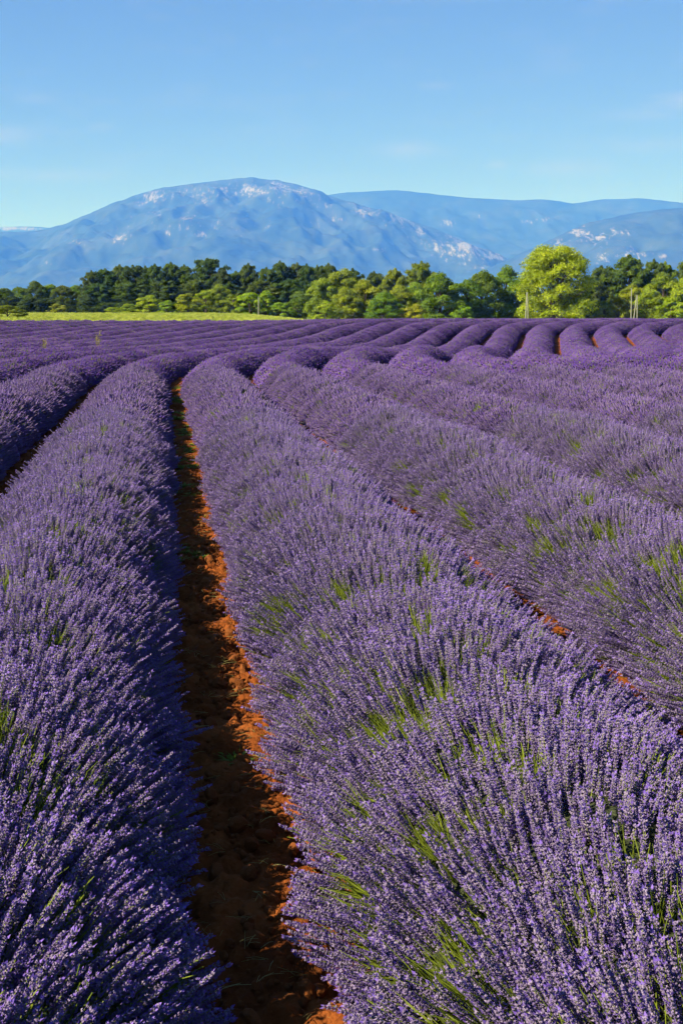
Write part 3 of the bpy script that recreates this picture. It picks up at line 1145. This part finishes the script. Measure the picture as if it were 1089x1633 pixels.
def pine(seed, tiers=9, top_flat=0.0, leaf=0.028):
    """Irregular pine: whorls of rising limbs carrying tufts of needles."""
    rng = np.random.default_rng(seed)
    Vs, F0, tint, nv = [], [], [], 0
    B = Build()
    tube(B, [(0, 0, -0.02), (0.006, 0, 0.3), (-0.004, 0.006, 0.65), (0, 0, 0.96)], [0.022, 0.018, 0.011, 0.003], 0, 7)
    for t in range(tiers):
        f = (t + 0.5) / tiers
        z = 0.05 + 0.88 * f
        reach = float(np.interp(f, [0, 0.25, 0.6, 0.8, 0.92, 1.0], [0.42, 0.46, 0.38, 0.29 + 0.05 * top_flat, 0.17 + 0.07 * top_flat, 0.06])) * rng.uniform(0.8, 1.15)
        limbs = int(rng.integers(6, 9)) if f < 0.8 else 5
        a0 = rng.uniform(0, 6.28)
        for j in range(limbs):
            a = a0 + j * 6.283 / limbs + rng.normal(0, 0.2)
            ln = reach * rng.uniform(0.6, 1.1)
            dr = np.array([math.cos(a), math.sin(a), 0])
            tip = dr * ln + np.array([0, 0, z + 0.10 * ln / 0.4 + rng.uniform(-0.02, 0.04)])
            tube(B, [(0, 0, z - 0.02), dr * ln * 0.5 + np.array([0, 0, z]), tip], [0.008, 0.005, 0.002], 0, 4)
            for q in range(3):
                g = 0.45 + 0.28 * q
                c = dr * ln * g + np.array([0, 0, z + 0.10 * ln / 0.4 * g * g]) + rng.normal(0, 0.016, 3)
                cr = rng.uniform(0.055, 0.095)
                m = 120
                u = rng.normal(0, 1, (m, 3))
                u /= np.linalg.norm(u, axis=1, keepdims=True)
                u[:, 2] = np.abs(u[:, 2]) * 0.9 - 0.25
                C = c + u * cr * rng.uniform(0.4, 1.1, m)[:, None]
                V, Fq = leaf_quads(C, u + np.array([0, 0, 0.2]), rng.uniform(0.6, 1.2, m) * leaf, rng, 0.3)
                Vs.append(V)
                F0.append(Fq + nv)
                nv += len(V)
                tint.append(np.clip(rng.uniform(0.2, 0.7) + rng.normal(0, 0.15, m), 0, 1))
    c = np.array([0, 0, 0.965])
    u = rng.normal(0, 1, (90, 3))
    u /= np.linalg.norm(u, axis=1, keepdims=True)
    V, Fq = leaf_quads(c + u * np.array([0.035, 0.035, 0.045]), u, np.full(90, leaf * 0.9), rng, 0.3)
    Vs.append(V)
    F0.append(Fq + nv)
    tint.append(rng.uniform(0.3, 0.7, 90))
    return crown_mesh('crown', np.concatenate(Vs), np.concatenate(F0), np.concatenate(tint)), B.mesh('trunk', [M_BARK])


BROAD = [broadleaf(600 + k) for k in range(6)]
BUSH = [broadleaf(640 + k, 44, 170, 0.029, 0.0, 1.0) for k in range(4)]
PINE = [pine(660 + k, 9 + k % 3, 1.0 * (k % 2)) for k in range(6)]
BIG = broadleaf(699, 200, 230, 0.0135, 0.01, 1.0, (0.36, 0.43, 0.45, 0.43, 0.385, 0.30, 0.16))

DARK, DARK2, MIDG, OLIVE = (0.062, 0.105, 0.010), (0.084, 0.128, 0.010), (0.120, 0.185, 0.008), (0.165, 0.205, 0.008)
BRIGHT, LIME, YELLOW = (0.205, 0.280, 0.008), (0.265, 0.325, 0.008), (0.285, 0.35, 0.008)

# kind, centre x, top y, width (pixels of the photograph), distance, leaf colour
TREES = [
    # oaks low on the left
    ('oak', 8, 461, 50, 300, DARK2), ('oak', 33, 459, 44, 306, MIDG), ('oak', 57, 450, 40, 300, DARK2), ('oak', 78, 455, 44, 305, MIDG),
    ('oak', 101, 457, 46, 298, DARK2), ('oak', 122, 456, 40, 304, MIDG),
    # pines along the back
    ('pine', 146, 433, 34, 296, DARK), ('pine', 168, 430, 46, 302, DARK), ('pine', 191, 424, 42, 306, DARK2), ('pine', 212, 425, 44, 300, DARK),
    ('pine', 232, 426, 38, 306, DARK2), ('pine', 247, 423, 40, 300, DARK), ('pine', 273, 420, 44, 304, DARK2), ('pine', 294, 424, 36, 308, DARK),
    ('pine', 331, 414, 58, 300, DARK), ('pine', 354, 430, 34, 296, DARK), ('pine', 376, 434, 44, 308, DARK2), ('pine', 396, 422, 42, 302, DARK),
    ('pine', 425, 428, 40, 300, DARK2), ('pine', 446, 418, 40, 304, DARK), ('pine', 474, 421, 40, 306, DARK2), ('pine', 489, 423, 36, 300, DARK),
    ('pine', 506, 425, 36, 306, DARK2), ('pine', 524, 422, 46, 304, DARK), ('pine', 562, 430, 40, 306, DARK), ('pine', 596, 435, 44, 310, DARK2),
    ('pine', 630, 430, 48, 292, OLIVE), ('pine', 672, 419, 52, 290, OLIVE), ('pine', 958, 426, 56, 272, DARK2), ('pine', 1003, 409, 70, 270, DARK2),
    ('pine', 1042, 416, 40, 274, DARK2), ('pine', 1060, 420, 44, 276, MIDG), ('pine', 1096, 412, 46, 268, DARK2),
    ('pine', 945, 452, 60, 262, DARK),
    # second, lower rank of pines that closes the wood
    ('pine', 157, 452, 50, 290, DARK), ('pine', 204, 450, 56, 290, DARK2), ('pine', 260, 448, 56, 290, DARK), ('pine', 312, 446, 54, 290, DARK2),
    ('pine', 366, 452, 50, 288, DARK), ('pine', 415, 448, 54, 288, DARK2), ('pine', 460, 446, 54, 288, DARK),
    # broadleaved trees in front
    ('broadleaf', 350, 456, 40, 268, BRIGHT), ('broadleaf', 478, 466, 56, 270, MIDG), ('broadleaf', 512, 446, 56, 266, BRIGHT),
    ('broadleaf', 545, 432, 70, 274, OLIVE), ('broadleaf', 552, 460, 50, 262, BRIGHT), ('broadleaf', 582, 450, 62, 264, LIME), ('broadleaf', 636, 458, 60, 264, BRIGHT),
    ('broadleaf', 612, 468, 66, 256, MIDG), ('broadleaf', 702, 440, 82, 262, MIDG), ('broadleaf', 664, 455, 60, 268, BRIGHT), ('broadleaf', 745, 448, 62, 266, MIDG),
    ('broadleaf', 770, 434, 60, 268, MIDG), ('broadleaf', 806, 430, 70, 272, MIDG), ('broadleaf', 840, 442, 50, 272, MIDG),
    ('broadleaf', 1010, 456, 56, 258, BRIGHT), ('broadleaf', 1058, 440, 66, 258, BRIGHT), ('broadleaf', 1036, 462, 50, 252, BRIGHT), ('broadleaf', 1090, 448, 56, 256, LIME),
    # bushes at the foot of the wood
    ('bush', 92, 485, 30, 270, LIME), ('bush', 183, 490, 36, 262, LIME), ('bush', 208, 484, 34, 266, BRIGHT), ('bush', 238, 472, 46, 264, LIME),
    ('bush', 267, 480, 34, 262, BRIGHT), ('bush', 300, 468, 48, 262, LIME), ('bush', 328, 462, 44, 268, BRIGHT), ('bush', 372, 470, 44, 264, BRIGHT), ('bush', 398, 466, 48, 262, LIME),
    ('bush', 424, 465, 38, 266, LIME), ('bush', 448, 482, 36, 262, BRIGHT), ('bush', 520, 482, 44, 256, LIME), ('bush', 662, 486, 40, 254, LIME),
    ('bush', 738, 488, 40, 254, BRIGHT), ('bush', 962, 482, 44, 250, BRIGHT), ('bush', 986, 474, 46, 252, LIME), ('bush', 1070, 478, 52, 248, LIME),
]
KIND_LABEL = {
    'oak': ("oak_tree", "rounded dull green oak, {} from the left end of the wood", "oaks at the left end of the wood"),
    'pine': ("pine_tree", "dark green pine in the wood behind the field, {} pine from the left", "pines along the back of the wood"),
    'broadleaf': ("broadleaf_tree", "fresh green broadleaved tree before the pines, {} such tree from the left", "broadleaved trees in front of the pines"),
    'bush': ("bush", "low yellow-green bush at the foot of the wood, {} bush from the left", "bushes at the foot of the wood"),
}
count = {}
order = {}
for kind in KIND_LABEL:
    xs = sorted(t[1] for t in TREES if t[0] == kind)
    order[kind] = {x: i for i, x in enumerate(xs)}
EXTRA = ["twenty-seventh", "twenty-eighth", "twenty-ninth", "thirtieth", "thirty-first", "thirty-second", "thirty-third", "thirty-fourth",
         "thirty-fifth", "thirty-sixth", "thirty-seventh", "thirty-eighth", "thirty-ninth", "fortieth", "forty-first", "forty-second", "forty-third"]
ORDX = ORD + EXTRA


def plant(name, protos, pos, height, width, color, turn, **props):
    crown, trunk = protos
    t = link(name, None, None, tuple(pos), **props)
    t.rotation_euler = (0, 0, turn)
    t.scale = (width, width, height)
    c = link('crown', crown, t)
    c.color = (*color, 1)
    link('trunk', trunk, t)
    return t


for q, (kind, px, py, wpx, dist, colr) in enumerate(TREES):
    r = random.Random(9000 + q)
    top = at(px, py, dist)
    z0 = float(ground_z(top[0], dist))
    hgt = top[2] - z0
    wid = wpx / F_PX * dist * (1.38 if kind == 'pine' else 1.15)
    protos = {'oak': BROAD, 'broadleaf': BROAD, 'bush': BUSH, 'pine': PINE}[kind]
    name, lab, grp = KIND_LABEL[kind]
    cj = tuple(c * r.uniform(0.88, 1.12) for c in colr)
    plant(name, protos[r.randrange(len(protos))], (top[0], dist, z0), hgt * 1.02, wid, cj, r.uniform(0, 6.28),
          label=lab.format(ORDX[order[kind][px]]), category='bush' if kind == 'bush' else 'tree', group=grp)

p = at(885, 395, 246)
z0 = float(ground_z(p[0], 246))
plant('broadleaf_tree', BIG, (p[0], 246, z0), (p[2] - z0) * 1.02, 126 / F_PX * 246, YELLOW, 0.7,
      label="big round yellow-green tree rising well above the rest of the wood", category='tree')
p = at(12, 486, 150)
z0 = float(ground_z(p[0], 150))
plant('bush', BUSH[1], (p[0], 150, z0), p[2] - z0, 62 / F_PX * 150, OLIVE, 0.4,
      label="dark olive bush alone at the left edge of the yellow meadow", category='bush')

# dark undergrowth between the trunks
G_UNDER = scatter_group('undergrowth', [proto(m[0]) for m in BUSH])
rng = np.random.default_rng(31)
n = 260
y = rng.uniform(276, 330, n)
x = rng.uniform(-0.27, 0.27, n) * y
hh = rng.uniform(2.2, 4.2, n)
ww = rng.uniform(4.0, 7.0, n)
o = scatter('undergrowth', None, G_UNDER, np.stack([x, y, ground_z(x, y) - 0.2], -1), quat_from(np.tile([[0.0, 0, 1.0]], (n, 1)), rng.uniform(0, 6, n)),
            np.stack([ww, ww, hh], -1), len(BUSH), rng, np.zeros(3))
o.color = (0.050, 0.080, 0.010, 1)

# ------------------------------------------------------------------ poles
def pole(B, p, q, r0, r1):
    tube(B, [p, (np.asarray(p) + np.asarray(q)) / 2, q], [r0, (r0 + r1) / 2, r1], 0, 8, cap=True)


def pole_thing(name, label, px, dist, legs, extra=()):
    c = at(px, 500, dist)
    z0 = float(ground_z(c[0], dist))
    o = link(name, None, None, (float(c[0]), dist, z0), label=label, category='pole')
    for (bx, tx, ty) in legs:
        b, t = at(bx, 500, dist), at(tx, ty, dist)
        B = Build()
        pole(B, (b[0] - c[0], 0, -0.3), (t[0] - c[0], 0, t[2] - z0), 0.095, 0.07)
        link('pole_shaft', B.mesh('pole_shaft', [M_POLE]), o)
    for (ax, ay, bx, by) in extra:
        a, b = at(ax, ay, dist), at(bx, by, dist)
        B = Build()
        pole(B, (a[0] - c[0], 0.05, a[2] - z0), (b[0] - c[0], 0.05, b[2] - z0), 0.035, 0.035)
        link('crossbar', B.mesh('crossbar', [M_POLE]), o)
    return o


pole_thing('utility_pole', "single grey pole standing in the meadow before the left bushes", 412.5, 235, [(412.5, 412.5, 474)])
pole_thing('twin_pole', "pale two-legged pole, legs meeting on top, before the big yellow-green tree", 839.5, 235, [(837, 839.6, 466), (842.5, 840.6, 466)], [(838.4, 467, 842.0, 467)])
pole_thing('utility_pole', "tall single grey pole just left of the right-hand two-legged pole", 1006, 236, [(1006, 1006.3, 460)])
pole_thing('twin_pole', "pale two-legged pole beside the tall single pole on the right", 1012, 234, [(1008.6, 1014.4, 471), (1016, 1015.4, 470)], [(1013.6, 473, 1016, 473)])

# ------------------------------------------------------------------ mountains
def mountain(name, label, crest, d_crest, d_foot, d_back, rocks, seed, nu=520, nv=120, rough=1.0, x0=-260, x1=1360):
    u = np.linspace(x0, x1, nu)
    cx, cy = np.array([c[0] for c in crest], float), np.array([c[1] for c in crest], float)
    yy = np.interp(u, cx, cy)
    ker = np.hanning(13)
    ker /= ker.sum()
    yy = np.convolve(np.pad(yy, 6, mode='edge'), ker, mode='valid')
    yy = yy - (fbm(u / 26.0, 0 * u, 0, seed, 4) - 0.5) * 5 * rough
    top = np.array([at(a, b, d_crest) for a, b in zip(u, yy)])
    v = np.concatenate([np.linspace(-1, 0, 14)[:-1], np.linspace(0, 1, nv)])
    X = np.tile(top[:, 0], (len(v), 1))
    Vv = np.tile(v[:, None], (1, nu))
    Y = np.where(Vv >= 0, d_crest - Vv * (d_crest - d_foot), d_crest - Vv * (d_back - d_crest))
    H = np.tile(top[:, 2], (len(v), 1))
    prof = np.where(Vv >= 0, np.maximum(1 - Vv, 0) ** 1.25, np.maximum(1 + Vv, 0) ** 1.1)
    gul = 1 - np.abs(2 * fbm(X / 1000.0, Y / 2200.0 + X / 4500, 0, seed + 3, 4) - 1) * 2
    fine = fbm(X / 240.0, Y / 300.0, 0, seed + 7, 4) - 0.5
    env = np.clip(np.abs(Vv) * 6, 0.06, 1) * np.clip((1 - np.abs(Vv)) * 2.0, 0, 1)
    Z = H * prof + env * (gul * 130 + fine * 190) * rough * np.clip(H / 900, 0.2, 1.2)
    Y = Y + env * (fbm(X / 1350.0, H / 750.0 + Vv * 3, 0, seed + 11, 3) - 0.5) * 750 * rough
    P = np.stack([X, Y, np.maximum(Z, -20)], -1).reshape(-1, 3)
    i = (np.arange(len(v) - 1)[:, None] * nu + np.arange(nu - 1)[None, :]).ravel()
    me = mesh_from(name, P, np.stack([i, i + nu, i + nu + 1, i + 1], -1), [M_MOUNTAIN], smooth=True)
    # where bare limestone crops out
    d = P - CAM_POS
    zc = d[:, 1] * math.cos(PITCH) - d[:, 2] * math.sin(PITCH)
    yc = d[:, 1] * math.sin(PITCH) + d[:, 2] * math.cos(PITCH)
    sx, sy = PX_W / 2 + F_PX * d[:, 0] / zc, PX_H / 2 - F_PX * yc / zc
    rk = np.zeros(len(P))
    for (ax, ay, rx, ry, ang, amp) in rocks:
        c, s = math.cos(R(ang)), math.sin(R(ang))
        e, f = sx - ax, sy - ay
        rk = np.maximum(rk, amp * np.exp(-((e * c + f * s) / rx) ** 2 - ((f * c - e * s) / ry) ** 2))
    a = me.attributes.new('rock', 'FLOAT', 'POINT')
    a.data.foreach_set('value', rk.astype(np.float32))
    return link(name, me, None, kind='structure', label=label)


mountain('mountain', "broad blue mountain with pale cliffs along its crest",
         [(-300, 415), (-60, 385), (0, 371), (55, 369), (100, 357), (140, 341), (190, 321), (230, 304), (270, 298), (330, 293), (370, 287), (410, 283), (450, 290), (500, 302),
          (530, 314), (570, 326), (620, 338), (680, 360), (740, 385), (800, 411), (860, 440), (920, 470), (1000, 500), (1400, 505)],
         15000, 10800, 18000,
         [(243, 316, 24, 12, -20, .50), (360, 303, 13, 10, 0, .45), (402, 303, 22, 14, 0, .52), (445, 298, 22, 9, 10, .50), (482, 305, 26, 7, 14, .45), (190, 380, 18, 7, -25, .5),
          (270, 373, 8, 4, 0, .45), (300, 349, 18, 11, 0, .42), (318, 373, 16, 7, 0, .45), (505, 357, 12, 5, 10, .45), (330, 320, 14, 14, 0, .38), (580, 336, 22, 11, 20, .52),
          (640, 348, 20, 11, 25, .55), (672, 368, 14, 12, 30, .5), (700, 398, 22, 7, 32, .5), (742, 388, 46, 17, 26, .55), (790, 409, 26, 8, 5, .56), (605, 400, 15, 5, 10, .45),
          (120, 385, 16, 6, 0, .34), (540, 350, 16, 8, 0, .36), (430, 360, 12, 5, 0, .36), (80, 420, 12, 5, 0, .3), (520, 330, 20, 8, 15, .4), (250, 340, 12, 6, 0, .3), (370, 308, 190, 20, 2, .27), (640, 355, 90, 22, 22, .26), (300, 360, 140, 25, 0, .17), (720, 398, 70, 22, 20, .36)], 5)
mountain('mountain', "long smooth blue ridge behind the main mountain",
         [(-300, 420), (300, 360), (480, 318), (520, 311), (560, 306), (630, 304), (700, 311), (760, 317), (830, 320), (870, 317), (915, 325), (960, 318), (1020, 316), (1089, 324), (1400, 345)],
         17600, 14300, 20000, [(715, 355, 14, 6, 0, .42), (860, 352, 30, 5, -8, .38), (760, 345, 12, 4, 0, .35)], 25, 420, 80, 0.45)
mountain('mountain', "near blue ridge with pale rock faces on the right",
         [(-300, 520), (600, 505), (720, 452), (760, 433), (800, 419), (840, 400), (870, 386), (900, 371), (940, 355), (1000, 343), (1040, 336), (1089, 331), (1180, 326), (1400, 335)],
         12900, 9600, 15300, [(925, 371, 20, 13, 20, .50), (955, 380, 18, 10, 0, .46), (985, 372, 22, 10, 0, .42), (890, 388, 12, 7, 0, .42), (962, 412, 14, 9, -20, .45), (1058, 409, 16, 6, -25, .5),
                             (1000, 408, 40, 12, 0, .36), (905, 402, 18, 8, 0, .42)], 45, 460, 100, 0.8)
mountain('mountain', "faint pale far ridge at the left edge",
         [(-300, 352), (-100, 358), (0, 362), (60, 361), (140, 372), (260, 400), (500, 440), (1400, 500)],
         20500, 18600, 22500, [(20, 364, 60, 4, 0, .7), (-100, 362, 80, 5, 0, .7)], 65, 320, 50, 0.35)

# ------------------------------------------------------------------ the air between
def haze_box():
    bm = bmesh.new()
    bmesh.ops.create_cube(bm, size=1.0)
    x0, x1, y0, y1, z0, z1 = -19000, 19000, -3500, 25500, -25.0, 1680.0
    for v in bm.verts:
        v.co = Vector((x0 if v.co.x < 0 else x1, y0 if v.co.y < 0 else y1, z0 if v.co.z < 0 else z1))
    me = bpy.data.meshes.new('haze')
    bm.to_mesh(me)
    bm.free()
    m = bpy.data.materials.new('haze')
    m.use_nodes = True
    n, l = m.node_tree.nodes, m.node_tree.links
    n.clear()
    out = n.new('ShaderNodeOutputMaterial')
    pv = n.new('ShaderNodeVolumePrincipled')
    pv.inputs['Color'].default_value = (0.048, 0.19, 1.0, 1)
    pv.inputs['Absorption Color'].default_value = (1, 1, 1, 1)
    pv.inputs['Density'].default_value = 1.15e-4
    pv.inputs['Anisotropy'].default_value = 0.0
    l.new(pv.outputs[0], out.inputs['Volume'])
    me.materials.append(m)
    link('haze', me, None, kind='stuff')


haze_box()
